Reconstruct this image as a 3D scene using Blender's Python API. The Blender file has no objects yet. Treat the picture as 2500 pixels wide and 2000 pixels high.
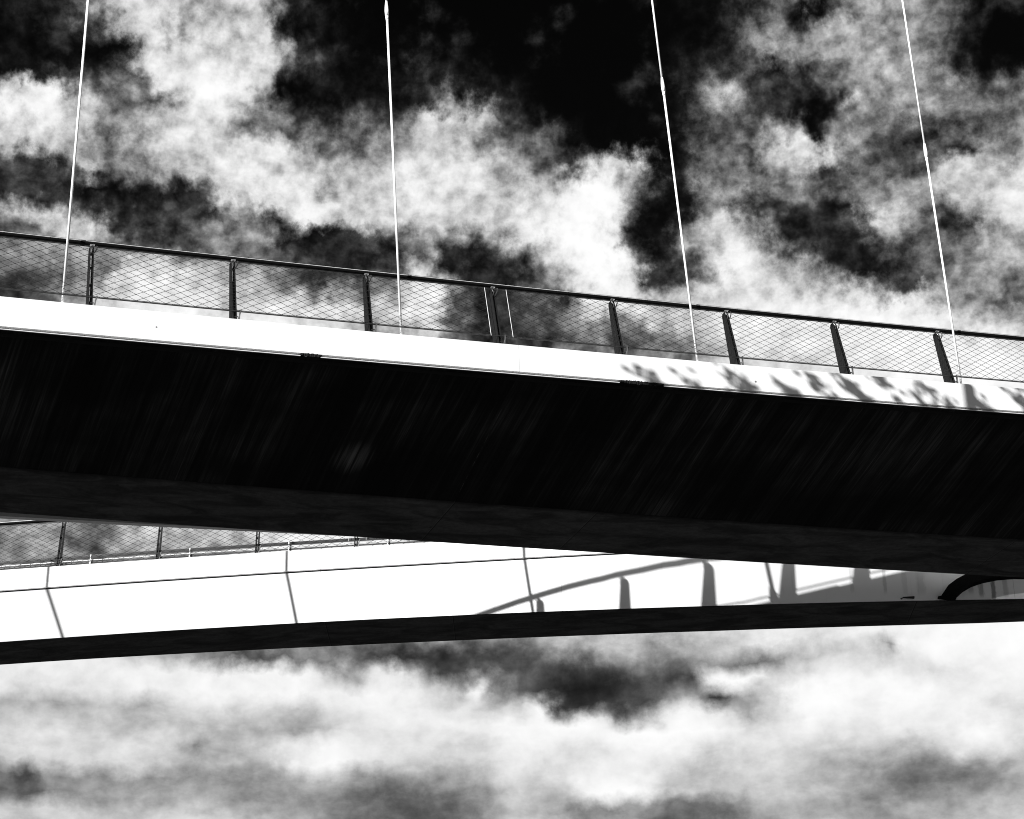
import bpy, math, random
from mathutils import Vector, Matrix
random.seed(7)
R = math.radians
scn = bpy.context.scene
COL = scn.collection

# ------------------------------------------------------------------ camera
EYE = 1.6                                     # eye height above the ground
PITCH, ROLL = R(28.0), R(2.0)
fwd = Vector((0, math.cos(PITCH), math.sin(PITCH)))
up0 = Vector((0, -math.sin(PITCH), math.cos(PITCH)))
rt0 = Vector((1, 0, 0))
upv = math.cos(ROLL) * up0 + math.sin(ROLL) * rt0
rtv = math.cos(ROLL) * rt0 - math.sin(ROLL) * up0
cd = bpy.data.cameras.new('camera')
cam = bpy.data.objects.new('camera', cd)
COL.objects.link(cam)
M = Matrix((rtv, upv, -fwd)).transposed().to_4x4()
M.translation = Vector((0, 0, EYE))
cam.matrix_world = M
cd.sensor_width = 36.0
cd.lens = 4837.0 / 2500.0 * 36.0
cd.clip_end = 20000
scn.cycles.filter_width = 1.0               # a crisply sharpened print
scn.camera = cam

# ------------------------------------------------------------------ light
SUN_AZ, SUN_EL = R(35.0), R(30.0)             # sunlight travels towards azimuth 35, the sun stands behind the camera on the left
SX, SY, SZ = math.sin(SUN_AZ) * math.cos(SUN_EL), math.cos(SUN_AZ) * math.cos(SUN_EL), -math.sin(SUN_EL)
SUN = Vector((SX, SY, SZ))
sl = bpy.data.lights.new('sun', 'SUN')
sl.energy = 5.0
sl.angle = R(0.12)
sl.color = (1, 1, 1)
so = bpy.data.objects.new('sun', sl)
COL.objects.link(so)
so.rotation_euler = SUN.to_track_quat('-Z', 'Y').to_euler()
so.location = (-40, -60, 60)

scn.view_settings.view_transform = 'Standard'
scn.view_settings.look = 'None'
scn.view_settings.exposure = 0.85
scn.view_settings.gamma = 1.0


class G:
    """small helper to write node graphs"""
    def __init__(s, tree):
        s.t = tree
    def n(s, typ, **kw):
        nd = s.t.nodes.new(typ)
        for k, v in kw.items():
            setattr(nd, k, v)
        return nd
    def set(s, sock, v):
        if isinstance(v, bpy.types.NodeSocket):
            s.t.links.new(v, sock)
        else:
            sock.default_value = v
    def m(s, op, a, b=0.0, c=None, clamp=False):
        nd = s.n('ShaderNodeMath', operation=op, use_clamp=clamp)
        s.set(nd.inputs[0], a)
        s.set(nd.inputs[1], b)
        if c is not None:
            s.set(nd.inputs[2], c)
        return nd.outputs[0]
    def noise(s, vec, scale, detail=2.0, rough=0.5, dist=0.0, lac=2.0):
        nd = s.n('ShaderNodeTexNoise')
        if vec is not None:
            s.set(nd.inputs['Vector'], vec)
        nd.inputs['Scale'].default_value = scale
        nd.inputs['Detail'].default_value = detail
        nd.inputs['Roughness'].default_value = rough
        nd.inputs['Lacunarity'].default_value = lac
        nd.inputs['Distortion'].default_value = dist
        return nd
    def xyz(s, x, y, z=0.0):
        nd = s.n('ShaderNodeCombineXYZ')
        s.set(nd.inputs[0], x)
        s.set(nd.inputs[1], y)
        s.set(nd.inputs[2], z)
        return nd.outputs[0]
    def smooth(s, x, lo, hi, a=0.0, b=1.0):
        nd = s.n('ShaderNodeMapRange', interpolation_type='SMOOTHSTEP')
        s.set(nd.inputs[0], x)
        for i, v in enumerate((lo, hi, a, b)):
            s.set(nd.inputs[i + 1], v)
        return nd.outputs[0]
    def mix(s, f, a, b):
        # a + f*(b-a) on values
        return s.m('ADD', a, s.m('MULTIPLY', f, s.m('SUBTRACT', b, a)))


# ------------------------------------------------------------------ sky: red-filtered blue with broken cloud
# cloud cover by azimuth (-19..19 degrees, 63 steps) and elevation (15.5..40 degrees, 50 steps); elsewhere fractal cloud
COVER = """
696969696969696971747269697075787368666361564843413836384353666969615154595141404049596264625959595960636568696969696867656463
696969696969696972747269697076787268666361564843413836384353666969625253585141404049596264625959595857596063646362616060606161
616365676869696972747169697176777268666361554843413835374253656967545253605042414454646564626056514846485055606162626363636465
373536384041434342525558585962635956545354545147403738434858717468738998978371696971736967656359535049495258646567697275778085
575350484544423051525454525251525455545660626260575553555967788075788587878274706567737473727068676666727879808388908983797776
747473727271717173757778777466656969626282919389787471717277858681798082868887837777797978787879808182848793857675757677798082
757676777878797979787675757470506263687181898985828179777580899289888992959898989486797983898985878989909184808182838485868787
696969696969707068687070696869686461616360647379838382828386929390949678387088928574536879969890869095948584868788888990909192
737270696969666261626767606171777775716861707883868787848076727294272625253452592852556172949890919486798083899192939394959697
848484838281807978798182848587899190888890898788908881716692573733231919243532348497979073748382787581888991949697989899989796
868686868685858585858585868686878788888989827058798454303141333236352932454945455355464448636973775589949596969796959594939291
878989898888888887848076716661544733303749474237332727273237403744606062636252606670758082848180848889919191929291919089888786
757678798081828283817773696560565150505050505049404350505053576061626466697171717375777981838179828586878787878787868584838282
636465676869707071696765646157555353545557575757575757575759636565666870717373737576787980818079818383848383838282818079797979
515253545556575859585758585755545556596163646464646464646466687070707273747575767778787980808079808080808079797979797979797979
414041424344454647474750545352545760636770717171717171717172737475757676777878787879797979797979797979797979797979797979797979
515049484746454443424146515050545963687277787878787878787879797979797979797979797979797979797979797979797979797979797979797979
595959595857565554504754616160626469737883848484848280797979797979797979797979797979797979797979797979797979797979797979798080
595959595959595959555261696969696974798388898989898682797979797979797979797979797979797979797979797979797979798080808181828283
595959595959595959575763696969696973778084858585858381797979797979797979797979797979797979797979797980808081828283838384848585
595959595959595959596165696969696972757880818181818080797979797979797979797979787878787979797979798080818283848585868686878788
595959595959595959596165686868686870727577777777777777777777777777767676767675757576777778797979798081828485878788888989909091
595959595959595959596164666666666768707273747474747474747474747373737373737272727274757677787979798082838587899090919192929393
595959595959595959596063646465656566686970707070717070707070707070707069696969686972747576787979798182848689919293939494949393
595959595959595959596062636363636364656667676767676767676767676767666666666665656669727475777979798183858890939493939292919191
575859595959595959596060616161616162626364646464646464646464636363636363636262626266707274767980808285889092939492919090898783
484950515253565961626161606059606060606060606060606060606060606060606059595858585964697377798182848689919393949489838077737066
394142434445525964697069696868676766666666646361605959585653514949484950505050525461697480828385879092939190847671676360555045
333435363637485868777878777776767575747474716764615959575144413736363741424242464751697683858586878788899193866453463743424344
262728293032435465768082828281808080818080767267626162594837343031333947513937504964737985878888868893959379615253533848495050
323029282728395163748086878684818083858382797670656573724127323034383949594769806771778286878682767165563726454757565052535556
282728313136445160707786878784808084878583828074677088883624292934292847868889775962677979777468553420161728364246515759606264
474646454039414950427988898678737069676054535251495688894424242434456178898580263032487981766271491818273638394043546567697070
464749494952525957545962646666646054463524242427313779732416181919416785979873272836648484724832252228546552472527638478788183
363536384045535653514029323439434546433324221919201936512117273243618295999743132157617770532015202435738065423155648586807774
273340446172767569783227363237484752552516192527324249524945515779939596957428131443688071402025301715505455576169747471706967
212222232428323025262422242826256441236492866867697174757474747784818291978445170915425735222844453940484951516173716445565455
212224252525282312131418262546707680808189837171727477797774727171767692989460291316486051495052522332444240353833295651585756
655643312729264864434143566673787979798074537174747682848583767064555181968858531519344345395366797174493730251535503750545352
717070696969665947475661707678797876737066636667687280848582715951423330557473650518504033255687842047434139333945505050494440
787675747373746438325370767774686777796953545759616573787671604943443414120807080515303741414559560827414650615949464235382620
717681848989846551505461697675735345433736394245485574807258493830263313060505070715354444362828160723704754565450553118100505
334148547688866744444531578085897154382320222327303667806865622619130706040303050914295268582928212840465258575848351805040404
121214131423363531433866779096968452110608121013172022305321201612080404030303030812213035352411412237515961595044361303020303
131313121213141719417184858587847669352019161112131519212415131007050303020202030610141823274654534950605759564542361803030303
151414141617150909186683797976747979643729201210091226271911080503020202020202020508111418284549464447585456554941372911050303
151515151823272732638181526570717474371617171008070716201107050302020202020202030507091114234044261010224957565043373114060303
151515151923344964788277505566697074281314130806040404050403020201010101020203030507091012213136384041444956575144383217070303
151515151924365066778374606066696972482417120705040303030302020101010101020202030507081012203036383941444855585245393320080303
151515162024375267778373596166696971512918120705040303030302020101010101020202030406081012192935373940434854595347403424090303
"""
wd = bpy.data.worlds.new('World')
scn.world = wd
wd.use_nodes = True
wt = wd.node_tree
wt.nodes.clear()
g = G(wt)
rows = [[int(ln[2 * i:2 * i + 2]) / 99.0 for i in range(len(ln) // 2)] for ln in COVER.split()]
n_r = len(rows)
E0, E1 = 15.5, 40.0
step = (E1 - E0) / (n_r - 1)
ramps = {}
for k in range(0, n_r, 3):                     # three rows of cover per colour ramp, two ramps of 32 stops side by side
    pair = []
    for half in (0, 1):
        rp = g.n('ShaderNodeValToRGB')
        els = rp.color_ramp.elements
        while len(els) < 32:
            els.new(len(els) / 64.0)
        for j in range(32):
            els[j].position = j / 31.0
        for j in range(32):
            els[j].color = tuple(rows[min(k + c, n_r - 1)][31 * half + j] for c in range(3)) + (1.0,)
        pair.append(rp)
    ramps[k] = pair
tc = g.n('ShaderNodeTexCoord')
dirv = tc.outputs['Generated']
sep = g.n('ShaderNodeSeparateXYZ')
wt.links.new(dirv, sep.inputs[0])
dx, dy, dz = sep.outputs
az = g.m('MULTIPLY', g.m('ARCTAN2', dx, dy), 180 / math.pi)
el = g.m('MULTIPLY', g.m('ARCSINE', dz), 180 / math.pi)
# warp the cover by two scales of noise, so that cloud edges break up
ae = g.xyz(az, el, 0.0)
high = g.smooth(el, 19.5, 25.0)               # low cloud is a soft sheet, high cloud is torn


def warp(scale, amp, detail, off, rough=0.55):
    nd = g.noise(ae, scale, detail, rough)
    vm = g.n('ShaderNodeVectorMath', operation='ADD')
    wt.links.new(ae, vm.inputs[0])
    vm.inputs[1].default_value = off
    wt.links.new(vm.outputs[0], nd.inputs['Vector'])
    sc = g.n('ShaderNodeSeparateXYZ')
    wt.links.new(nd.outputs['Color'], sc.inputs[0])
    a = g.m('MULTIPLY', g.m('SUBTRACT', sc.outputs[0], 0.5), amp)
    b = g.m('MULTIPLY', g.m('SUBTRACT', sc.outputs[1], 0.5), amp)
    return a, b


w1 = warp(0.55, 1.5, 2.0, (11.3, 4.7, 2.0), 0.5)
w2 = warp(1.5, 1.9, 7.0, (3.1, 8.2, 5.0), 0.6)
azw = g.m('ADD', az, g.m('ADD', w1[0], g.m('MULTIPLY', w2[0], g.mix(high, 0.6, 1.0))))
elw = g.m('ADD', el, g.m('ADD', g.m('MULTIPLY', w1[1], 0.6), g.m('MULTIPLY', w2[1], g.mix(high, 0.35, 0.85))))
elc = g.m('MINIMUM', g.m('MAXIMUM', elw, E0), E1)
fac = g.m('MULTIPLY', g.m('ADD', azw, 19.0), 1 / 38.0)
f0 = g.m('MULTIPLY', fac, 2.0)
f1 = g.m('SUBTRACT', f0, 1.0)
pick1 = g.m('GREATER_THAN', fac, 0.5)
total = None
for k in range(0, n_r, 3):
    ra, rb = ramps[k]
    wt.links.new(f0, ra.inputs[0])
    wt.links.new(f1, rb.inputs[0])
    mx = g.n('ShaderNodeMix', data_type='RGBA')
    wt.links.new(pick1, mx.inputs[0])
    wt.links.new(ra.outputs[0], mx.inputs[6])
    wt.links.new(rb.outputs[0], mx.inputs[7])
    sp3 = g.n('ShaderNodeSeparateColor')
    wt.links.new(mx.outputs[2], sp3.inputs[0])
    for c in range(3):
        if k + c < n_r:
            wgt = g.m('SUBTRACT', 1.0, g.m('MULTIPLY', g.m('ABSOLUTE', g.m('SUBTRACT', elc, E0 + (k + c) * step)), 1 / step), clamp=True)
            total = g.m('MULTIPLY', sp3.outputs[c], wgt) if total is None else g.m('MULTIPLY_ADD', sp3.outputs[c], wgt, total)
# outside the charted part of the sky: plain fractal cloud
inside = g.m('MULTIPLY', g.smooth(g.m('ABSOLUTE', az), 19.0, 24.0, 1.0, 0.0),
             g.m('MULTIPLY', g.smooth(el, 11.0, 14.5), g.smooth(el, 41.0, 46.0, 1.0, 0.0)))
gen = g.smooth(g.noise(dirv, 2.6, 5.0, 0.6).outputs[0], 0.44, 0.66, 0.03, 0.95)
gen = g.m('MULTIPLY', gen, g.smooth(dy, -0.6, 0.6, 0.75, 1.0))
cover = g.mix(inside, gen, total)
# torn detail, strongest at middle cover
stretch = g.xyz(az, g.m('MULTIPLY', el, 1.25), 3.0)
d1 = g.m('SUBTRACT', g.noise(g.xyz(az, g.m('MULTIPLY', el, g.mix(high, 2.2, 1.35)), 3.0), 0.75, 6.0, 0.55, 0.3).outputs[0], 0.5)
d2 = g.m('SUBTRACT', g.noise(stretch, 1.9, 7.0, 0.58, 0.1).outputs[0], 0.5)
mid = g.m('MULTIPLY', g.m('MULTIPLY', cover, g.m('SUBTRACT', 1.12, cover)), 3.2)
amp1 = g.m('MULTIPLY', mid, g.mix(high, 0.26, 0.50))
amp2 = g.m('MULTIPLY', mid, g.mix(high, 0.24, 0.72))
v = g.m('ADD', cover, g.m('ADD', g.m('MULTIPLY', d1, amp1), g.m('MULTIPLY', d2, amp2)))
veil = g.m('MULTIPLY', g.smooth(g.noise(stretch, 0.5, 7.0, 0.58, 0.0).outputs[0], 0.45, 0.75), g.m('MULTIPLY', high, 0.30))
v = g.m('MAXIMUM', v, veil)                    # thin veils in the clear patches
v = g.m('MULTIPLY_ADD', g.smooth(v, -0.01, 1.0), 0.75, g.m('MULTIPLY', v, 0.25))
v = g.m('MINIMUM', g.m('MAXIMUM', v, 0.0), 1.0)
# cloud brightness as it reaches the film
lum = g.m('MULTIPLY', g.m('POWER', v, 2.2), 0.56)
nis = g.n('ShaderNodeTexSky', sky_type='NISHITA')
nis.sun_disc = False
nis.sun_elevation = SUN_EL
nis.sun_rotation = SUN_AZ + math.pi
red = g.n('ShaderNodeSeparateColor')
wt.links.new(nis.outputs[0], red.inputs[0])
blue_sky = g.m('MULTIPLY', g.m('POWER', red.outputs[0], 1.5), 0.0012)       # deep red filter: clear sky goes nearly black
ground_cut = g.smooth(dz, -0.02, 0.01)
val = g.m('MULTIPLY', g.m('ADD', lum, g.m('MULTIPLY', blue_sky, g.m('SUBTRACT', 1.0, v))), ground_cut)
bg = g.n('ShaderNodeBackground')
cmb = g.n('ShaderNodeCombineColor')
for k in range(3):
    wt.links.new(val, cmb.inputs[k])
wt.links.new(cmb.outputs[0], bg.inputs['Color'])
bg.inputs['Strength'].default_value = 1.0
wo = g.n('ShaderNodeOutputWorld')
wt.links.new(bg.outputs[0], wo.inputs['Surface'])
wd.cycles.sampling_method = 'MANUAL'
wd.cycles.sample_map_resolution = 512

# ------------------------------------------------------------------ materials
def newmat(name):
    m = bpy.data.materials.new(name)
    m.use_nodes = True
    t = m.node_tree
    b = t.nodes['Principled BSDF']
    return m, G(t), b


def grey(gr, val, sock):
    c = gr.n('ShaderNodeCombineColor')
    for k in range(3):
        gr.set(c.inputs[k], val)
    gr.t.links.new(c.outputs[0], sock)


def plain(name, v, rough, metal=0.0, spec=0.5, var=0.25, scale=3.0):
    m, gr, b = newmat(name)
    tcx = gr.n('ShaderNodeTexCoord')
    nz = gr.noise(tcx.outputs['Object'], scale, 6.0, 0.6).outputs[0]
    grey(gr, gr.m('MULTIPLY', gr.m('ADD', 1.0 - var / 2, gr.m('MULTIPLY', nz, var)), v), b.inputs['Base Color'])
    gr.set(b.inputs['Roughness'], gr.m('ADD', rough - 0.08, gr.m('MULTIPLY', nz, 0.16)))
    b.inputs['Metallic'].default_value = metal
    b.inputs['Specular IOR Level'].default_value = spec
    return m


def uvxy(gr):
    uv = gr.n('ShaderNodeUVMap')
    sp = gr.n('ShaderNodeSeparateXYZ')
    gr.t.links.new(uv.outputs[0], sp.inputs[0])
    return sp.outputs[0], sp.outputs[1]


def seam(gr, u, at, half):
    return gr.m('LESS_THAN', gr.m('ABSOLUTE', gr.m('SUBTRACT', u, at)), half)


def white_paint(name, seams, specks, drips=None):
    m, gr, b = newmat(name)
    u, w = uvxy(gr)
    vec = gr.xyz(u, w)
    base = gr.m('ADD', 0.79, gr.m('MULTIPLY', gr.noise(vec, 1.2, 5.0, 0.6).outputs[0], 0.05))
    # rain-dust streaks running down the sheet
    st = gr.noise(gr.xyz(gr.m('MULTIPLY', u, 9.0), gr.m('MULTIPLY', w, 0.6)), 1.0, 4.0, 0.6).outputs[0]
    base = gr.m('SUBTRACT', base, gr.smooth(st, 0.56, 0.8, 0.0, 0.10))
    # chips and flecks in the paint
    vo = gr.n('ShaderNodeTexVoronoi', feature='F1')
    gr.set(vo.inputs['Vector'], gr.xyz(u, gr.m('MULTIPLY', w, 1.0)))
    vo.inputs['Scale'].default_value = specks
    pick = gr.n('ShaderNodeSeparateColor')
    gr.t.links.new(vo.outputs['Color'], pick.inputs[0])
    chip = gr.m('MULTIPLY', gr.m('LESS_THAN', gr.m('MULTIPLY', vo.outputs['Distance'], 1 / specks), gr.m('MULTIPLY', pick.outputs[1], 0.026)),
                gr.m('GREATER_THAN', pick.outputs[0], 0.5))
    base = gr.mix(gr.m('MULTIPLY', chip, 0.85), base, 0.05)
    for s_, h_ in seams:
        base = gr.mix(gr.m('MULTIPLY', seam(gr, u, s_, h_), 0.5), base, 0.2)
    if drips:
        for (u0, wid, dark, w0, w1) in drips:
            rag = gr.noise(gr.xyz(gr.m('MULTIPLY', u, 14.0), gr.m('MULTIPLY', w, 5.0)), 1.0, 5.0, 0.65).outputs[0]
            rim = gr.m('ADD', gr.m('ABSOLUTE', gr.m('SUBTRACT', u, u0)), gr.m('MULTIPLY', gr.m('SUBTRACT', rag, 0.5), wid * 1.6))
            msk = gr.m('MULTIPLY', gr.smooth(rim, wid * 0.35, wid, 1.0, 0.0),
                       gr.m('MULTIPLY', gr.smooth(w, w0 - 0.1, w0 + 0.08), gr.smooth(w, w1 - 0.25, w1 + 0.05, 1.0, 0.0)))
            base = gr.mix(gr.m('MULTIPLY', msk, dark), base, 0.07)
    grey(gr, base, b.inputs['Base Color'])
    b.inputs['Roughness'].default_value = 0.55
    b.inputs['Specular IOR Level'].default_value = 0.3
    return m


def streaked(name, v, seams):
    """rain-washed sloping soffit: streaks run across the panel from its outer edge to the girder"""
    m, gr, b = newmat(name)
    u, w = uvxy(gr)
    us = gr.m('ADD', u, gr.m('MULTIPLY', w, 0.035))
    broad = gr.noise(gr.xyz(gr.m('MULTIPLY', us, 2.2), gr.m('MULTIPLY', w, 0.22)), 1.0, 5.0, 0.62).outputs[0]
    fine = gr.noise(gr.xyz(gr.m('MULTIPLY', us, 16.0), gr.m('MULTIPLY', w, 0.35), 4.0), 1.0, 5.0, 0.7).outputs[0]
    hair = gr.noise(gr.xyz(gr.m('MULTIPLY', us, 55.0), gr.m('MULTIPLY', w, 0.6), 9.0), 1.0, 3.0, 0.7).outputs[0]
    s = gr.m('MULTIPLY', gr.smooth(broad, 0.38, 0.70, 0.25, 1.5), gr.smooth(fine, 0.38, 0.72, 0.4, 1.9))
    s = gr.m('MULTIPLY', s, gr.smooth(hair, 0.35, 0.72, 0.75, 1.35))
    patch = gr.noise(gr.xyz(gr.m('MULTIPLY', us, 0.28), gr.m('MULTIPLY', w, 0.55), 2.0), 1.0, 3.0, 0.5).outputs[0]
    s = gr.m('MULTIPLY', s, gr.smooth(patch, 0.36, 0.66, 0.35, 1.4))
    # pale streaky patch low on the panel
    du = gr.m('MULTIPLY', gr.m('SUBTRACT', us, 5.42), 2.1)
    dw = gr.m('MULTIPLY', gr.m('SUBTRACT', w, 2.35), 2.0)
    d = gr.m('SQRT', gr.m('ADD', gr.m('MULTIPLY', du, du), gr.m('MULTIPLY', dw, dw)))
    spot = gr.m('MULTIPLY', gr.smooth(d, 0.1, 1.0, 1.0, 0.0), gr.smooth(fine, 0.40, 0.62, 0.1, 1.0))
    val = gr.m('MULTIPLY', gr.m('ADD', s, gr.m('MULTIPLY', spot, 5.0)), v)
    for s_, h_ in seams:
        val = gr.m('ADD', val, gr.m('MULTIPLY', seam(gr, u, s_, h_), gr.smooth(gr.noise(gr.xyz(u, gr.m('MULTIPLY', w, 6.0)), 1.0, 3.0).outputs[0], 0.45, 0.65, 0.0, 0.06)))
    grey(gr, val, b.inputs['Base Color'])
    b.inputs['Roughness'].default_value = 0.8
    b.inputs['Specular IOR Level'].default_value = 0.15
    return m


def concrete(name, v, seams):
    m, gr, b = newmat(name)
    u, w = uvxy(gr)
    vec = gr.xyz(u, w)
    n1 = gr.noise(gr.xyz(gr.m('MULTIPLY', u, 0.8), gr.m('MULTIPLY', w, 2.2)), 1.0, 8.0, 0.66, 0.8).outputs[0]
    n2 = gr.noise(vec, 9.0, 6.0, 0.7).outputs[0]
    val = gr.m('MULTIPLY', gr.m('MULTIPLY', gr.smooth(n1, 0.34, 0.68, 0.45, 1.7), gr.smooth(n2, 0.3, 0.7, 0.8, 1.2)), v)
    # ragged darker band along the upper edge
    edge = gr.m('ADD', w, gr.m('MULTIPLY', gr.m('SUBTRACT', gr.noise(gr.xyz(u, 0.0), 1.3, 6.0, 0.65).outputs[0], 0.5), 0.35))
    val = gr.m('MULTIPLY', val, gr.smooth(edge, 0.02, 0.16, 0.35, 1.0))
    vo = gr.n('ShaderNodeTexVoronoi', feature='F1')
    gr.set(vo.inputs['Vector'], vec)
    vo.inputs['Scale'].default_value = 2.2
    pick = gr.n('ShaderNodeSeparateColor')
    gr.t.links.new(vo.outputs['Color'], pick.inputs[0])
    hole = gr.m('MULTIPLY', gr.m('LESS_THAN', vo.outputs['Distance'], gr.m('MULTIPLY', pick.outputs[1], 0.09)), gr.m('GREATER_THAN', pick.outputs[0], 0.8))
    val = gr.mix(gr.m('MULTIPLY', hole, 0.8), val, 0.01)
    for s_, h_ in seams:
        val = gr.mix(gr.m('MULTIPLY', seam(gr, u, s_, h_), 0.9), val, 0.008)
        val = gr.m('ADD', val, gr.m('MULTIPLY', seam(gr, u, s_ - 2.2 * h_, h_ * 0.7), v * 0.6))
    grey(gr, val, b.inputs['Base Color'])
    b.inputs['Roughness'].default_value = 0.85
    b.inputs['Specular IOR Level'].default_value = 0.2
    return m


MAT = dict(
    black_paint=plain('black_paint', 0.010, 0.5, spec=0.3),
    dark_gap=plain('dark_gap', 0.015, 0.9, spec=0.1),
    steel=plain('bright_steel', 0.62, 0.35, metal=0.6),
    cable=plain('cable_steel', 0.05, 0.45, metal=0.5),
    wire=plain('wire_steel', 0.045, 0.35, metal=0.6),
    rod=plain('white_rod_paint', 0.86, 0.45, spec=0.3, var=0.06),
    strip=plain('pale_strip', 0.75, 0.5, spec=0.3, var=0.1),
    deck=plain('pale_bounce_deck', 0.6, 0.9, spec=0.2),  # unseen decks made pale to bounce sunlight onto the far wall
    fascia=white_paint('white_fascia_paint', [(7.7, 0.005), (-8.0, 0.005), (22.5, 0.005)], 2.6),
    farwall=white_paint('white_far_paint', [(-4.8, 0.006), (13.0, 0.006), (1.05, 0.004)], 1.3,
                        drips=[(9.35, 0.07, 0.35, 0.25, 1.0), (8.45, 0.08, 0.22, 0.3, 1.0), (9.9, 0.10, 0.16, 0.2, 0.95), (10.35, 0.16, 0.2, 0.2, 0.8),
                               (12.05, 0.10, 0.55, 0.1, 1.15), (12.4, 0.09, 0.75, 0.0, 1.1), (12.75, 0.10, 0.35, 0.1, 1.0), (11.75, 0.10, 0.35, 0.2, 0.95)]),
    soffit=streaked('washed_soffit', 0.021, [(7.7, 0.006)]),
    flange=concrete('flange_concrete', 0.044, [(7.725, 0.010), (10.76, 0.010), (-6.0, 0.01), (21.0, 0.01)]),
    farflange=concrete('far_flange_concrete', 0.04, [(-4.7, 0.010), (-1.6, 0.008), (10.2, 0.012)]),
    strut=plain('matt_black_steel', 0.004, 0.9, spec=0.05),
    bark=plain('bark', 0.09, 0.9),
    leaf=plain('leaf', 0.07, 0.6),
)

# ------------------------------------------------------------------ mesh helpers
class MB:
    def __init__(s):
        s.v, s.f, s.uv = [], [], []
    def quad(s, idx, uvs=None):
        s.f.append(tuple(idx))
        s.uv.append(uvs or [(0.0, 0.0)] * len(idx))
    def ring_loft(s, rings, us=None, ws=None, closed=True, caps=True):
        """rings: list of equal-length point lists"""
        b0 = len(s.v)
        n = len(rings[0])
        for r in rings:
            s.v.extend(tuple(p) for p in r)
        m = n if closed else n - 1
        for i in range(len(rings) - 1):
            for j in range(m):
                a, b = b0 + i * n + j, b0 + i * n + (j + 1) % n
                c, d = b + n, a + n
                if us:
                    w0, w1 = ws[i][j], ws[i][(j + 1) % n]
                    w0b, w1b = ws[i + 1][j], ws[i + 1][(j + 1) % n]
                    s.quad((a, b, c, d), [(us[i], w0), (us[i], w1), (us[i + 1], w1b), (us[i + 1], w0b)])
                else:
                    s.quad((a, b, c, d))
        if closed and caps:
            s.quad(tuple(b0 + j for j in range(n))[::-1])
            s.quad(tuple(b0 + (len(rings) - 1) * n + j for j in range(n)))
    def tube(s, pts, rad, n=8, caps=True):
        pts = [Vector(p) for p in pts]
        rads = rad if isinstance(rad, (list, tuple)) else [rad] * len(pts)
        rings = []
        for i, p in enumerate(pts):
            t = (pts[min(i + 1, len(pts) - 1)] - pts[max(i - 1, 0)]).normalized()
            ref = Vector((0, 0, 1)) if abs(t.z) < 0.9 else Vector((1, 0, 0))
            a = t.cross(ref).normalized()
            b = a.cross(t)
            rings.append([p + (a * math.cos(2 * math.pi * k / n) + b * math.sin(2 * math.pi * k / n)) * rads[i] for k in range(n)])
        s.ring_loft(rings, caps=caps)
    def bar(s, p, q, a, b):
        """prism from p to q with half-extent vectors a, b"""
        p, q, a, b = Vector(p), Vector(q), Vector(a), Vector(b)
        s.ring_loft([[p - a - b, p + a - b, p + a + b, p - a + b], [q - a - b, q + a - b, q + a + b, q - a + b]])
    def knot(s, p, r, d):
        b0 = len(s.v)
        p, d = Vector(p), Vector(d).normalized()
        a = d.cross(Vector((0.3, 0.9, 0.2))).normalized()
        c = a.cross(d)
        s.v += [tuple(p + d * r * 1.9), tuple(p - d * r * 1.9), tuple(p + a * r), tuple(p - a * r), tuple(p + c * r), tuple(p - c * r)]
        for x, y in ((2, 4), (4, 3), (3, 5), (5, 2)):
            s.quad((b0, b0 + x, b0 + y))
            s.quad((b0 + 1, b0 + y, b0 + x))
    def build(s, name, m, parent=None, smooth=False):
        me = bpy.data.meshes.new(name)
        org = Vector((0, 0, 0))
        if parent is not None:
            org = world_of(parent)
        me.from_pydata([tuple(Vector(v) - org) for v in s.v], [], s.f)
        uvl = me.uv_layers.new(name='UVMap')
        k = 0
        for uvs in s.uv:
            for uv in uvs:
                uvl.data[k].uv = uv
                k += 1
        me.materials.append(m)
        if smooth:
            for p in me.polygons:
                p.use_smooth = True
        o = bpy.data.objects.new(name, me)
        COL.objects.link(o)
        if parent is not None:
            o.parent = parent
        return o


ORIG = {}
def world_of(o):
    p = Vector((0, 0, 0))
    while o is not None:
        p = p + Vector(o.location)
        o = o.parent
    return p


def thing(name, label, cat, loc, group=None):
    o = bpy.data.objects.new(name, None)
    o.empty_display_size = 0.3
    COL.objects.link(o)
    o.location = loc
    o['label'] = label
    o['category'] = cat
    if group:
        o['group'] = group
    return o


def poly(c, x):
    r = 0.0
    for k in c:
        r = r * x + k
    return r


def ext(c, x, lo, hi):
    """polynomial carried on as its tangent outside lo..hi"""
    if x < lo:
        return poly(c, lo) + (x - lo) * (poly(c, lo + .01) - poly(c, lo)) / .01
    if x > hi:
        return poly(c, hi) + (x - hi) * (poly(c, hi) - poly(c, hi - .01)) / .01
    return poly(c, x)


def lin(tab, x, k):
    """column k of a table by its first column, extended linearly"""
    i = 0
    while i < len(tab) - 2 and x > tab[i + 1][0]:
        i += 1
    a, b = tab[i], tab[i + 1]
    t = (x - a[0]) / (b[0] - a[0])
    return a[k] + t * (b[k] - a[k])


def frange(a, b, n):
    return [a + (b - a) * i / (n - 1) for i in range(n)]


# ------------------------------------------------------------------ ground
gm, gr, b = newmat('meadow')
tcx = gr.n('ShaderNodeTexCoord')
nz = gr.noise(tcx.outputs['Object'], 0.15, 8.0, 0.65).outputs[0]
grey(gr, gr.m('ADD', 0.02, gr.m('MULTIPLY', nz, 0.05)), b.inputs['Base Color'])
b.inputs['Roughness'].default_value = 0.95
mb = MB()
mb.v = [(-6000, -6000, 0), (6000, -6000, 0), (6000, 6000, 0), (-6000, 6000, 0)]
mb.quad((0, 1, 2, 3))
ground = mb.build('ground', gm)
ground['kind'] = 'structure'

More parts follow.
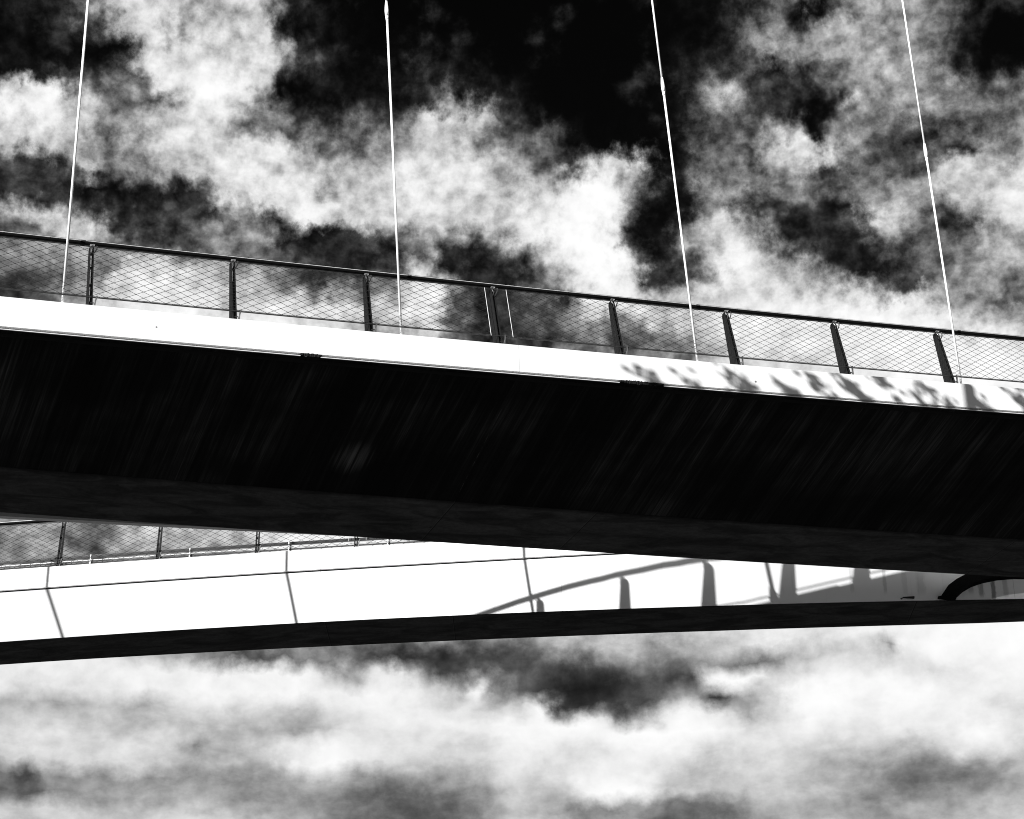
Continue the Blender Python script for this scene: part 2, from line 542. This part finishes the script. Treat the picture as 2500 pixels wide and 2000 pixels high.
# ------------------------------------------------------------------ near footbridge
OX, OY = -6.90908, 28.0423
DX, DY = 0.918238, 0.396029                    # along the deck, to the right and away
TX, TY = -0.396029, 0.918238                   # across the deck, away from the camera
SLOPE = math.tan(R(18))
def zt(s): return ext((0.000408672, 0.0879559, 17.1431), s, -4, 24) + EYE
def zb(s): return ext((0.000450049, 0.0884579, 16.5899), s, -4, 24) + EYE
def wc(s): return 3.14595 + 0.0230198 * max(-12, min(30, s))
def wf(s): return ext((0.000242171, 0.0238773, 5.03322), s, -6, 24)
def zc(s): return zb(s) - SLOPE * wc(s)
def N(s, t, z): return Vector((OX + DX * s + TX * t, OY + DY * s + TY * t, z))
WID = 6.6
STN = frange(-26, 44, 71)

def near_loft(prof, name, m, parent, stn=STN, wfun=None):
    mb = MB()
    rings, ws = [], []
    for s in stn:
        pr = prof(s)
        rings.append([N(s, t, z) for t, z in pr])
        ws.append([wfun(t, z, s) if wfun else t for t, z in pr])
    mb.ring_loft(rings, us=list(stn), ws=ws)
    return mb.build(name, m, parent)

near = thing('footbridge', 'nearer white footbridge with broad black sloping underside, crossing the middle of the picture', 'footbridge', (OX, OY, 0))
near_loft(lambda s: [(0, zb(s)), (0, zt(s)), (.14, zt(s)), (.14, zb(s))], 'fascia', MAT['fascia'], near, wfun=lambda t, z, s: zt(s) - z + t)
near_loft(lambda s: [(.10, zb(s) - .12), (.10, zb(s) + .05), (.139, zb(s) + .05), (.139, zb(s) - .12)], 'drip_recess_shade', MAT['dark_gap'], near)  # near-black strip puts the shade of the drip groove into the colour
for a, c in ((-26, 3.62), (3.70, 3.74), (3.98, 9.70), (10.05, 10.14), (10.40, 10.47), (10.62, 44)):
    st = frange(a, c, max(2, int((c - a) * 2)))
    near_loft(lambda s: [(.012, zb(s) - .052), (.012, zb(s) - .040), (.10, zb(s) - .040), (.10, zb(s) - .052)], 'drip_strip', MAT['strip'], near, st)
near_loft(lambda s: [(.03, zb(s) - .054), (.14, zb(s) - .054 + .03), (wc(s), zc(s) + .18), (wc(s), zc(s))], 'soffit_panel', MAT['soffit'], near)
# crust of dirt hanging at the two breaks of the drip strip
for a, c, n in ((3.62, 4.00, 40), (9.72, 10.60, 90)):
    mb = MB()
    rings = []
    up_, lo_, out = .01, .02, .0
    for k in range(n):
        s = a + (c - a) * k / (n - 1)
        e = min(1, 6 * k / n, 6 * (n - 1 - k) / n)
        up_ += (random.uniform(.0, .030) - up_) * .6
        lo_ += (random.uniform(.01, .034) - lo_) * .6
        out += (random.uniform(-.016, .004) - out) * .6
        z = zb(s) - .022
        rings.append([N(s, .10, z - .02 - lo_ * e), N(s, .10, z + .01 + up_ * e), N(s, out, z + .006 + up_ * e), N(s, out + .01, z - .01 - lo_ * e)])
    mb.ring_loft(rings)
    mb.build('dirt_crust', MAT['dark_gap'], near)
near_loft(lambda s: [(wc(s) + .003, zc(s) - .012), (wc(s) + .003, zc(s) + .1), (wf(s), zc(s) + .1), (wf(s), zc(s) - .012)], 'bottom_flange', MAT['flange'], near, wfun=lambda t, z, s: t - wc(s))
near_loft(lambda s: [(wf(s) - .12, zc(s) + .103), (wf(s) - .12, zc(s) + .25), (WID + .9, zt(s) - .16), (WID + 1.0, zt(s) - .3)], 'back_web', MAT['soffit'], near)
near_loft(lambda s: [(.143, zt(s) - .15), (.143, zt(s) - .04), (WID + .98, zt(s) - .04), (WID + .98, zt(s) - .15)], 'deck_slab', MAT['deck'], near)
near_loft(lambda s: [(WID + 1.0, zt(s) - .5), (WID + 1.0, zt(s)), (WID + 1.12, zt(s)), (WID + 1.12, zt(s) - .5)], 'back_fascia', MAT['fascia'], near)
for s in (-20, 38):
    mb = MB()
    mb.bar(N(s, 3.6, -.5), N(s, 3.6, zc(s) + .05), Vector((DX, DY, 0)) * .5, Vector((TX, TY, 0)) * .7)
    mb.build('pier', MAT['flange'], near)

# ------------------------------------------------------------------ railings
def railing(root, B, posts, s_lo, s_hi, gap_at=None, toe=False, net=True, stn_step=1.2):
    """B(s, inset, h) -> point; inset is measured inwards from the deck edge, h upwards from its top"""
    lean = lambda h: .04 + .32 * h / 1.45
    def P(s, h, dt=0.0): return B(s, lean(h) + dt, h)
    n = max(3, int((s_hi - s_lo) / stn_step) + 1)
    st = frange(s_lo, s_hi, n)
    def strip(name, m, h0, h1, t0, t1, ss=st):
        mb = MB()
        e = .008
        mb.ring_loft([[B(s, .36 + t0, h0 + e), B(s, .36 + t0, h1 - e), B(s, .36 + t0 + e, h1), B(s, .36 + t1 - e, h1), B(s, .36 + t1, h1 - e), B(s, .36 + t1, h0 + e), B(s, .36 + t1 - e, h0), B(s, .36 + t0 + e, h0)] for s in ss])
        return mb.build(name, m, root)
    hr = strip('handrail', MAT['strut'], 1.388, 1.440, -.035, .035)
    strip('handrail_cap', MAT['strut'], 1.459, 1.474, -.022, .03)
    strip('light_strip', MAT['strip'], 1.4402, 1.4588, -.033, .02)
    mb = MB(); mb.tube([P(s, 1.345, -.01) for s in st], .010, 6); mb.build('upper_cable', MAT['cable'], root, True)
    mb = MB(); mb.tube([P(s, .195, -.01) for s in st], .011, 6); mb.build('lower_cable', MAT['cable'], root, True)
    mb = MB(); mb.tube([P(s, .222, -.004) for s in st], .0045, 5); mb.build('tension_wire', MAT['wire'], root, True)
    for s in posts:
        mb = MB()
        d = (B(s + .01, 0, 0) - B(s - .01, 0, 0)).normalized()
        for off in (-.030, .030):
            a, c = s + off - .006, s + off + .006
            f0, f1 = (lambda q: B(q, lean(.0) - .01, 0)), (lambda q: B(q, lean(1.36) + .012, 1.36))
            w0, w1 = .25, .13
            mb.ring_loft([[B(a, lean(0) - .01, -.02), B(c, lean(0) - .01, -.02), B(c, lean(0) + w0, -.02), B(a, lean(0) + w0, -.02)],
                          [B(a, lean(1.3), 1.3), B(c, lean(1.3), 1.3), B(c, lean(1.3) + w1, 1.3), B(a, lean(1.3) + w1, 1.3)],
                          [B(a, lean(1.36) + .02, 1.36), B(c, lean(1.36) + .02, 1.36), B(c, lean(1.36) + w1 - .03, 1.36), B(a, lean(1.36) + w1 - .03, 1.36)]])
        for h in (.12, .5, .9, 1.22):
            mb.bar(B(s - .026, lean(h) + .07, h), B(s + .026, lean(h) + .07, h), Vector((0, 0, .018)), (B(s, 1, 0) - B(s, 0, 0)) * .02)
        po = mb.build('post', MAT['black_paint'], root)
        mb = MB()
        mb.tube([B(s, .34, 1.30), B(s, .345, 1.395)], .011, 6)
        mb.bar(B(s, .345, 1.38), B(s, .345, 1.386), d * .04, (B(s, 1, 0) - B(s, 0, 0)) * .03)
        mb.build('rail_bracket', MAT['steel'], po)
        mb = MB()
        mb.tube([P(s + .02, 1.17, -.005), P(s + .035, 1.20, -.03), P(s + .065, 1.27, -.035), P(s + .085, 1.345, -.03), P(s + .07, 1.358, -.02)], [.010, .012, .012, .010, .008], 6)
        mb.tube([P(s - .02, 1.18, -.008), P(s + .0, 1.25, -.02), P(s - .03, 1.335, -.02)], .007, 6)
        mb.build('cable_hook', MAT['cable'], po)
        mb = MB()
        mb.ring_loft([[B(s + .035, lean(0) - .02, -.02), B(s + .075, lean(0) - .035, -.02), B(s + .075, lean(0) - .02, -.02), B(s + .035, lean(0), -.02)],
                      [B(s + .07, lean(.1) - .03, .1), B(s + .085, lean(.1) - .045, .1), B(s + .085, lean(.1) - .03, .1), B(s + .07, lean(.1) - .01, .1)],
                      [B(s + .085, lean(.22) - .03, .225), B(s + .115, lean(.22) - .04, .225), B(s + .115, lean(.22) - .025, .225), B(s + .085, lean(.22) - .01, .225)]])
        mb.tube([B(s + .05, lean(.06) - .03, .06), B(s - .01, lean(.06) - .02, .06)], .009, 6)
        mb.build('cable_clamp', MAT['cable'], po)
    if toe:
        def tstrip(name, m, h, half_h, t, half_t):
            mb = MB()
            mb.ring_loft([[B(s, t - half_t, h - half_h), B(s, t - half_t, h + half_h), B(s, t + half_t, h + half_h), B(s, t + half_t, h - half_h)] for s in st])
            mb.build(name, m, root)
        tstrip('toe_rail', MAT['black_paint'], .285, .026, .20, .02)
        tstrip('toe_rail', MAT['cable'], .322, .006, .205, .02)
        tstrip('toe_rail', MAT['steel'], .180, .006, .17, .01)
        tstrip('toe_rail', MAT['cable'], .135, .014, .20, .012)
        for s in posts:
            mb = MB()
            q = s + .78
            mb.bar(B(q, .14, -.02), B(q, .19, .33), (B(q + .012, 0, 0) - B(q, 0, 0)), (B(q, .02, 0) - B(q, 0, 0)))
            mb.build('baluster', MAT['strip'], root)
            mb = MB()
            mb.bar(B(q + .045, .17, -.02), B(q + .045, .22, .27), (B(q + .016, 0, 0) - B(q, 0, 0)), (B(q, .02, 0) - B(q, 0, 0)))
            mb.build('baluster', MAT['black_paint'], root)
    if not net:
        return
    # diamond wire net, one piece per bay
    H0, H1, DW = (.03 if toe else .215), 1.335, .252
    rows_ = 18 if toe else 16
    dh = (H1 - H0) / rows_
    bays = [(posts[i], posts[i + 1]) for i in range(len(posts) - 1)]
    for (a, c) in bays:
        lo, hi = a, c
        if gap_at is not None:
            if abs(c - gap_at) < .1: hi = c - .17
            if abs(a - gap_at) < .1: lo = a + .26
        mb = MB()
        def wire(s0, h0, s1, h1):
            # clip to the bay
            if s1 < s0:
                s0, h0, s1, h1 = s1, h1, s0, h0
            if s1 <= lo or s0 >= hi:
                return
            f = lambda s: h0 + (h1 - h0) * (s - s0) / (s1 - s0)
            a0, a1 = max(s0, lo), min(s1, hi)
            p, q = P(a0, f(a0), -.012), P(a1, f(a1), -.012)
            r = .0038
            if (q - p).length > .01:
                mb.tube([p, q], r, 4, caps=False)
        k0, k1 = int(math.floor((lo - rows_ * DW) / DW)) - 1, int(math.ceil((hi + rows_ * DW) / DW)) + 1
        run = rows_ * DW / 2
        for k in range(k0, k1 + 1):
            s0 = k * DW
            wire(s0, H0, s0 + run, H1)
            wire(s0, H0, s0 - run, H1)
        for i in range(rows_ + 1):
            for k in range(k0, k1 + 1):
                s = k * DW + (i % 2) * DW / 2
                if lo < s < hi:
                    mb.knot(P(s, H0 + i * dh, -.012), .0066, B(s + .1, 0, 0) - B(s, 0, 0))
        # lacing round the cables
        for k in range(k0 * 2, k1 * 2):
            s = k * DW / 2
            if lo < s < hi - DW / 2 and not toe:
                mb.tube([P(s, 1.333, -.016), P(s + DW / 4, 1.362, -.012), P(s + DW / 2, 1.333, -.008)], .0028, 4, caps=False)
                mb.tube([P(s, .216, -.016), P(s + DW / 4, .186, -.014), P(s + DW / 2, .216, -.008)], .0022, 4, caps=False)
        mb.build('net_panel', MAT['wire'], root)
        if gap_at is not None:
            for q, cond in ((hi, abs(c - gap_at) < .1), (lo, abs(a - gap_at) < .1)):
                if cond:
                    mb = MB()
                    mb.tube([P(q, .19, -.015), P(q, 1.35, -.015)], .0065, 6)
                    mb.build('net_edge_rod', MAT['steel'], root)


SP = 2.455938
nposts = [SP * i for i in range(-8, 16)]
r1 = thing('guardrail', 'black post and wire net guardrail on the outer edge of the nearer footbridge', 'guardrail', N(0, .1, zt(0)))
railing(r1, lambda s, t, h: N(s, t, zt(s) + h), nposts, -24, 42, gap_at=SP * 3)

# ------------------------------------------------------------------ hangers and their cable
HANG = [(-.442, -.465, 'leftmost slender white hanger rod, without a thick sleeve in view', None),
        (5.505, 5.207, 'slender white hanger rod left of centre, its sleeve at the top edge of the sky', 24.90),
        (11.444, 11.073, 'slender white hanger rod right of centre, sleeve against black sky', 24.63),
        (17.440, 17.479, 'rightmost slender white hanger rod, sleeve lowest of all in the sky', 24.52)]
ztop_h = [24.13, 25.807, 27.541, 29.434]
tops = []
for (s0, s1, lab, sl_z), z1 in zip(HANG, ztop_h):
    p0 = N(s0, .15, zt(s0) - .02)
    q = N(s1, .15, z1 + EYE)
    d = (q - p0).normalized()
    top = p0 + d * ((q - p0).length + 1.2)
    tops.append(top)
    h = thing('hanger_rod', lab, 'hanger rod', p0, 'white hanger rods carrying the nearer footbridge')
    zs = (24.7 if sl_z is None else sl_z) + EYE
    c = p0 + d * ((zs - p0.z) / d.z)
    if sl_z is None:
        c = p0 + d * ((z1 + EYE + .7 - p0.z) / d.z)
    mb = MB(); mb.tube([p0, c - d * .12], .0225, 10); mb.build('rod', MAT['rod'], h, True)
    mb = MB(); mb.tube([c + d * .2, top], .021, 10); mb.build('rod', MAT['rod'], h, True)
    mb = MB()
    prof = [(-.19, .0215), (-.185, .029), (-.105, .031), (-.100, .0225), (-.094, .0225), (-.092, .037), (.02, .041), (.12, .036), (.26, .0215)]
    mb.tube([c + d * x for x, _ in prof], [y for _, y in prof], 14)
    mb.build('sleeve', MAT['rod'], h, True)
    mb = MB(); mb.tube([p0 - d * .01, p0 + d * .05], [.045, .034], 10); mb.build('anchor', MAT['rod'], h, True)
mb = MB()
d0 = (tops[1] - tops[0]); d1 = tops[3] - tops[2]
pts = [tops[0] - d0 * 3 + Vector((0, 0, 4)), tops[0] - d0 + Vector((0, 0, .8))] + tops + [tops[3] + d1, tops[3] + d1 * 3 + Vector((0, 0, 3))]
mb.tube(pts, .05, 10)
mc = mb.build('suspension_cable', MAT['rod'])
mc['label'] = 'thick white cable from which the four hanger rods of the nearer footbridge drop'
mc['category'] = 'cable'

# ------------------------------------------------------------------ far footbridge
FAR = [  # X, front face y, groove z, web foot y, web foot z, soffit back edge y
(-13.00,44.350,19.057,44.897,17.957,46.366),(-11.80,44.350,19.104,44.880,17.998,46.363),(-10.60,44.350,19.150,44.854,18.032,46.358),
(-9.40,44.350,19.194,44.814,18.056,46.350),(-8.20,44.350,19.235,44.775,18.076,46.336),(-7.00,44.350,19.274,44.733,18.091,46.318),
(-5.80,44.350,19.311,44.697,18.105,46.302),(-4.60,44.350,19.345,44.672,18.117,46.291),(-3.40,44.350,19.378,44.647,18.128,46.277),
(-2.20,44.350,19.407,44.622,18.132,46.261),(-1.00,44.350,19.435,44.598,18.136,46.244),(0.20,44.350,19.461,44.577,18.136,46.227),
(1.40,44.378,19.503,44.619,18.157,46.272),(2.60,44.504,19.579,44.750,18.212,46.406),(3.80,44.731,19.696,44.984,18.305,46.641),
(5.00,45.059,19.855,45.309,18.432,46.979),(6.20,45.486,20.048,45.727,18.594,47.388),(7.40,45.948,20.263,46.187,18.771,47.851),
(8.60,46.410,20.480,46.655,18.946,48.317),(9.80,46.872,20.697,47.124,19.121,48.784),(11.00,47.334,20.915,47.593,19.294,49.250),
(12.20,47.796,21.132,48.063,19.464,49.713),(13.40,48.258,21.349,48.532,19.633,50.140)]
XS = frange(-34, 34, 115)
def fcol(x, k): return lin(FAR, x, k) + (EYE if k in (2, 4) else 0)
def far_loft(prof, name, m, parent, wfun=None, xs=XS):
    mb = MB(); rings = []; ws = []
    for x in xs:
        yf, gz, yw, zw, yb = (fcol(x, k) for k in (1, 2, 3, 4, 5))
        pr = prof(x, yf, gz, yw, zw, yb)
        rings.append([Vector((x, y, z)) for y, z in pr])
        ws.append([wfun(y, z, yf, gz, yw, zw) if wfun else y for y, z in pr])
    mb.ring_loft(rings, us=list(xs), ws=ws)
    return mb.build(name, m, parent)

far = thing('footbridge', 'farther white footbridge with railing shadows on its side, seen below the black one', 'footbridge', (0, 45, 0))
far_loft(lambda x, yf, gz, yw, zw, yb: [(yf, gz + .026), (yf, gz + .56), (yf + .14, gz + .56), (yf + .14, gz + .026)], 'fascia', MAT['farwall'], far, wfun=lambda y, z, yf, gz, yw, zw: -2.0)
far_loft(lambda x, yf, gz, yw, zw, yb: [(yf + .06, gz - .05), (yf + .06, gz + .05), (yf + .138, gz + .05), (yf + .138, gz - .05)], 'groove_recess', MAT['dark_gap'], far)
far_loft(lambda x, yf, gz, yw, zw, yb: [(yf + .012, gz - .030), (yf + .14, gz - .030), (yw + .14, zw + .002), (yw, zw + .002)], 'side_web', MAT['farwall'], far, wfun=lambda y, z, yf, gz, yw, zw: z - zw)
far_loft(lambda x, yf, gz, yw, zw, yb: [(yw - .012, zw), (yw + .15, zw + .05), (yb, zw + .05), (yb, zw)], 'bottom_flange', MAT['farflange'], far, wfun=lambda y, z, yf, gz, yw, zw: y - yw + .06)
far_loft(lambda x, yf, gz, yw, zw, yb: [(yb - .1, zw + .053), (yb - .1, zw + .2), (yb + 1.0, gz + .34), (yb + 1.1, gz + .2)], 'back_web', MAT['soffit'], far)
far_loft(lambda x, yf, gz, yw, zw, yb: [(yf + .143, gz + .36), (yf + .143, gz + .5), (yb + 1.1, gz + .5), (yb + 1.1, gz + .36)], 'deck_slab', MAT['deck'], far)
far_loft(lambda x, yf, gz, yw, zw, yb: [(yb + 1.103, gz + .2), (yb + 1.103, gz + .56), (yb + 1.2, gz + .56), (yb + 1.2, gz + .2)], 'back_fascia', MAT['farwall'], far)
for x in (-28, 27):
    mb = MB()
    mb.bar((x, fcol(x, 3) + .8, -.5), (x, fcol(x, 3) + .8, fcol(x, 4) + .02), (.5, 0, 0), (0, .5, 0))
    mb.build('pier', MAT['farflange'], far)
# drain outlet on the ledge
x = 9.95
mb = MB()
mb.ring_loft([[(x - .17, fcol(x, 3) - .10, fcol(x, 4) + .055), (x - .17, fcol(x, 3) + .03, fcol(x, 4) + .055), (x - .15, fcol(x, 3) + .03, fcol(x, 4) + .095), (x - .13, fcol(x, 3) - .09, fcol(x, 4) + .085)],
              [(x + .17, fcol(x, 3) - .04, fcol(x, 4) + .08), (x + .17, fcol(x, 3) + .09, fcol(x, 4) + .08), (x + .17, fcol(x, 3) + .09, fcol(x, 4) + .125), (x + .17, fcol(x, 3) - .03, fcol(x, 4) + .12)]])
mb.tube([(x - .2, fcol(x, 3) - .09, fcol(x, 4) + .03), (x - .12, fcol(x, 3) - .02, fcol(x, 4) + .075)], .02, 8)
mb.build('drain_outlet', MAT['black_paint'], far)

r2 = thing('guardrail', 'dark post and wire net guardrail with low toe rails on the farther footbridge', 'guardrail', (0, 44.4, 21))
fposts = [-11.254 + 2.434 * i for i in range(-8, 18)]
railing(r2, lambda s, t, h: Vector((s, fcol(s, 1) + t, fcol(s, 2) + .56 + h)), fposts, -31, 31, gap_at=fposts[11], toe=True)

# curved strut rising from the ledge of the far bridge
st = thing('curved_strut', 'black curved strut rising from the ledge of the farther footbridge', 'strut', (11.1, 47.2, 20.9))
mb = MB()
cx = [(11.02, 19.33, .17), (11.20, 19.52, .165), (11.42, 19.70, .155), (11.70, 19.87, .15), (12.05, 20.02, .15), (12.5, 20.16, .15), (13.0, 20.26, .15), (13.6, 20.33, .15)]
rings = []
for i, (x, z, hw) in enumerate(cx):
    a, c = cx[max(0, i - 1)], cx[min(len(cx) - 1, i + 1)]
    tx, tz = c[0] - a[0], c[1] - a[1]
    l = math.hypot(tx, tz); nx, nz_ = -tz / l * hw, tx / l * hw
    if i == 0: nx, nz_ = -hw, 0.0
    yf = fcol(x, 3) - .02 - .16 * max(0, (z + EYE - fcol(x, 4)))
    zz = z + EYE
    rings.append([(x + nx, yf - .22, zz + nz_), (x + nx, yf + .1, zz + nz_), (x - nx, yf + .1, zz - nz_), (x - nx, yf - .22, zz - nz_)])
mb.ring_loft(rings)
mb.build('arched_rib', MAT['strut'], st)
mb = MB()
mb.bar((11.02, fcol(11.02, 3) - .1, fcol(11.02, 4) + .004), (11.02, fcol(11.02, 3) - .1, fcol(11.02, 4) + .034), (.24, 0, 0), (0, .14, 0))
mb.build('foot_plate', MAT['strut'], st)

# ------------------------------------------------------------------ higher ramp outside the picture, whose deck and railing shade the far bridge
def edge_w(x):
    y = fcol(x, 1) + .12
    z = 18.51 + .11 + EYE + .31 * (x - 5.59) + .066 * max(0.0, 5.6 - x)
    return Vector((x, y, z))
def L_of(x): return 24.0 - .45 * (min(x, 13.5) - 5.6)
def Cpt(x):
    return edge_w(x) - SUN * L_of(x)
CX = frange(-20, 13.5, 68)
CP = [Cpt(x) for x in CX]
acc = [0.0]
for i in range(1, len(CP)): acc.append(acc[-1] + (CP[i].xy - CP[i - 1].xy).length)
def s_at(x):
    i = min(range(len(CX) - 1), key=lambda k: abs((CX[k] + CX[k + 1]) / 2 - x))
    t = (x - CX[i]) / (CX[i + 1] - CX[i])
    return acc[i] + t * (acc[i + 1] - acc[i])
def Bc(s, t, h):
    i = 0
    while i < len(acc) - 2 and s > acc[i + 1]: i += 1
    u = (s - acc[i]) / (acc[i + 1] - acc[i])
    p = CP[i] + (CP[i + 1] - CP[i]) * u
    d = (CP[i + 1] - CP[i]); dn = Vector((d.x, d.y, 0)).normalized()
    inw = Vector((dn.y, -dn.x, 0))              # towards the sun side
    return p + inw * t + Vector((0, 0, h))
ramp = thing('footbridge', 'upper ramp above the picture whose deck and railing cast the shadow on the farther footbridge', 'footbridge', CP[12])
S_GR = max(q for q in acc if q <= s_at(8.3))                                # beyond this unseen slats, added to let graded sunlight onto the far wall
def ramp_loft(prof, name, m, a=0.0, c=None):
    ss = [q for q in acc if a <= q <= (c or acc[-1])]
    mb = MB(); mb.ring_loft([[Bc(s, t, h) for t, h in prof] for s in ss], us=ss, ws=[[t for t, h in prof] for s in ss]); mb.build(name, m, ramp)
ramp_loft([(0, -.55), (0, 0), (.14, 0), (.14, -.55)], 'fascia', MAT['fascia'], 0, S_GR)
ramp_loft([(.143, -.2), (.143, -.04), (3.3, -.04), (3.3, -.2)], 'deck_slab', MAT['deck'], 0, S_GR)
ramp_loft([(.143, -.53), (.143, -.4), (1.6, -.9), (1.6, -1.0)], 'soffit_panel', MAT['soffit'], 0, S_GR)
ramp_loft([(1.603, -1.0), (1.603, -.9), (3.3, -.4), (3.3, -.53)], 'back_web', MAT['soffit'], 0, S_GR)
ramp_loft([(3.303, -.55), (3.303, 0), (3.4, 0), (3.4, -.55)], 'back_fascia', MAT['fascia'], 0, S_GR)
mb = MB()
s = S_GR - .2
while s < acc[-1] - .1:
    f = max(0, s - S_GR - .5) / (acc[-1] - S_GR)
    wdt = .075 * (1 - min(.28, .62 * f ** 1.15))
    a_, c_ = Bc(s, 0, -.03), Bc(s, 3.4, -.03)
    dd = (Bc(s + .02, 0, 0) - Bc(s - .02, 0, 0)).normalized()
    mb.bar(a_, c_, dd * wdt / 2, Vector((0, 0, .004)))
    s += .075
mb.build('sun_leak_grating', MAT['steel'], ramp)  # added slats, their gaps widening to thin out the ramp's shadow
r3 = thing('guardrail', 'guardrail on the upper ramp whose shadow falls on the farther footbridge', 'guardrail', CP[12])
cposts = [s_at(8.38 - 2.07 * k) for k in range(0, 13)]
cposts.sort()
railing(r3, lambda s, t, h: Bc(s, t, h * 1.08 if h > .3 else h), cposts, .5, acc[-1] - .5, net=False)
for x in (6.17, .20, -5.6, -11.42):
    s = s_at(x)
    p0 = Bc(s, .06, 0)
    h = thing('hanger_rod', 'white hanger rod on the upper ramp, throwing a thin upright shadow on the farther footbridge', 'hanger rod', p0, 'hanger rods of the upper ramp')
    mb = MB(); mb.tube([p0, p0 + Vector((0, 0, 13))], .036, 10); mb.build('rod', MAT['rod'], h, True)
    mb = MB(); mb.tube([p0, p0 + Vector((0, 0, .3))], [.09, .05], 10); mb.build('anchor', MAT['rod'], h, True)

# ------------------------------------------------------------------ tall tree behind the camera, dappling the right end of the near fascia
rnd = random.Random(11)
base = N(17.5, 0, zt(17.5)) - SUN * 44
tree = thing('tree', 'tall broadleaf tree behind the photographer that dapples the nearer fascia', 'tree', (base.x, base.y, 0))
mb = MB()
mb.tube([(base.x, base.y, -.3), (base.x + .2, base.y, 12), (base.x, base.y + .2, 24), (base.x, base.y, base.z)], [.7, .5, .3, .08], 10)
mb.build('trunk', MAT['bark'], tree, True)
mb = MB()
for made in range(250):
    s = 9.9 + 20.0 * ((made + .5) / 36 + rnd.uniform(-.02, .02) if made < 36 else rnd.random()) ** .85                 # where along the near deck the clump throws its shade
    top = min(.10, -.36 + .036 * (s - 9.0))    # ragged top of the crown
    drop = rnd.uniform(0, .62 + top) if made < 36 else rnd.uniform(1.0, 7.0)
    c = N(s, 0, zt(s) + top - drop) - SUN * (44 + rnd.uniform(-3, 3))
    for q in range(26):
        o = Vector((rnd.gauss(0, .12), rnd.gauss(0, .12), rnd.gauss(0, .06)))
        n = Vector((rnd.gauss(0, 1), rnd.gauss(0, 1), rnd.gauss(0, 1))).normalized()
        t1 = n.orthogonal().normalized(); t2 = n.cross(t1)
        l = rnd.uniform(.07, .12)
        b0 = len(mb.v)
        p = c + o
        mb.v += [tuple(p - t1 * l), tuple(p + t2 * l * .55), tuple(p + t1 * l), tuple(p - t2 * l * .55)]
        mb.quad((b0, b0 + 1, b0 + 2, b0 + 3))
mb.build('crown', MAT['leaf'], tree)
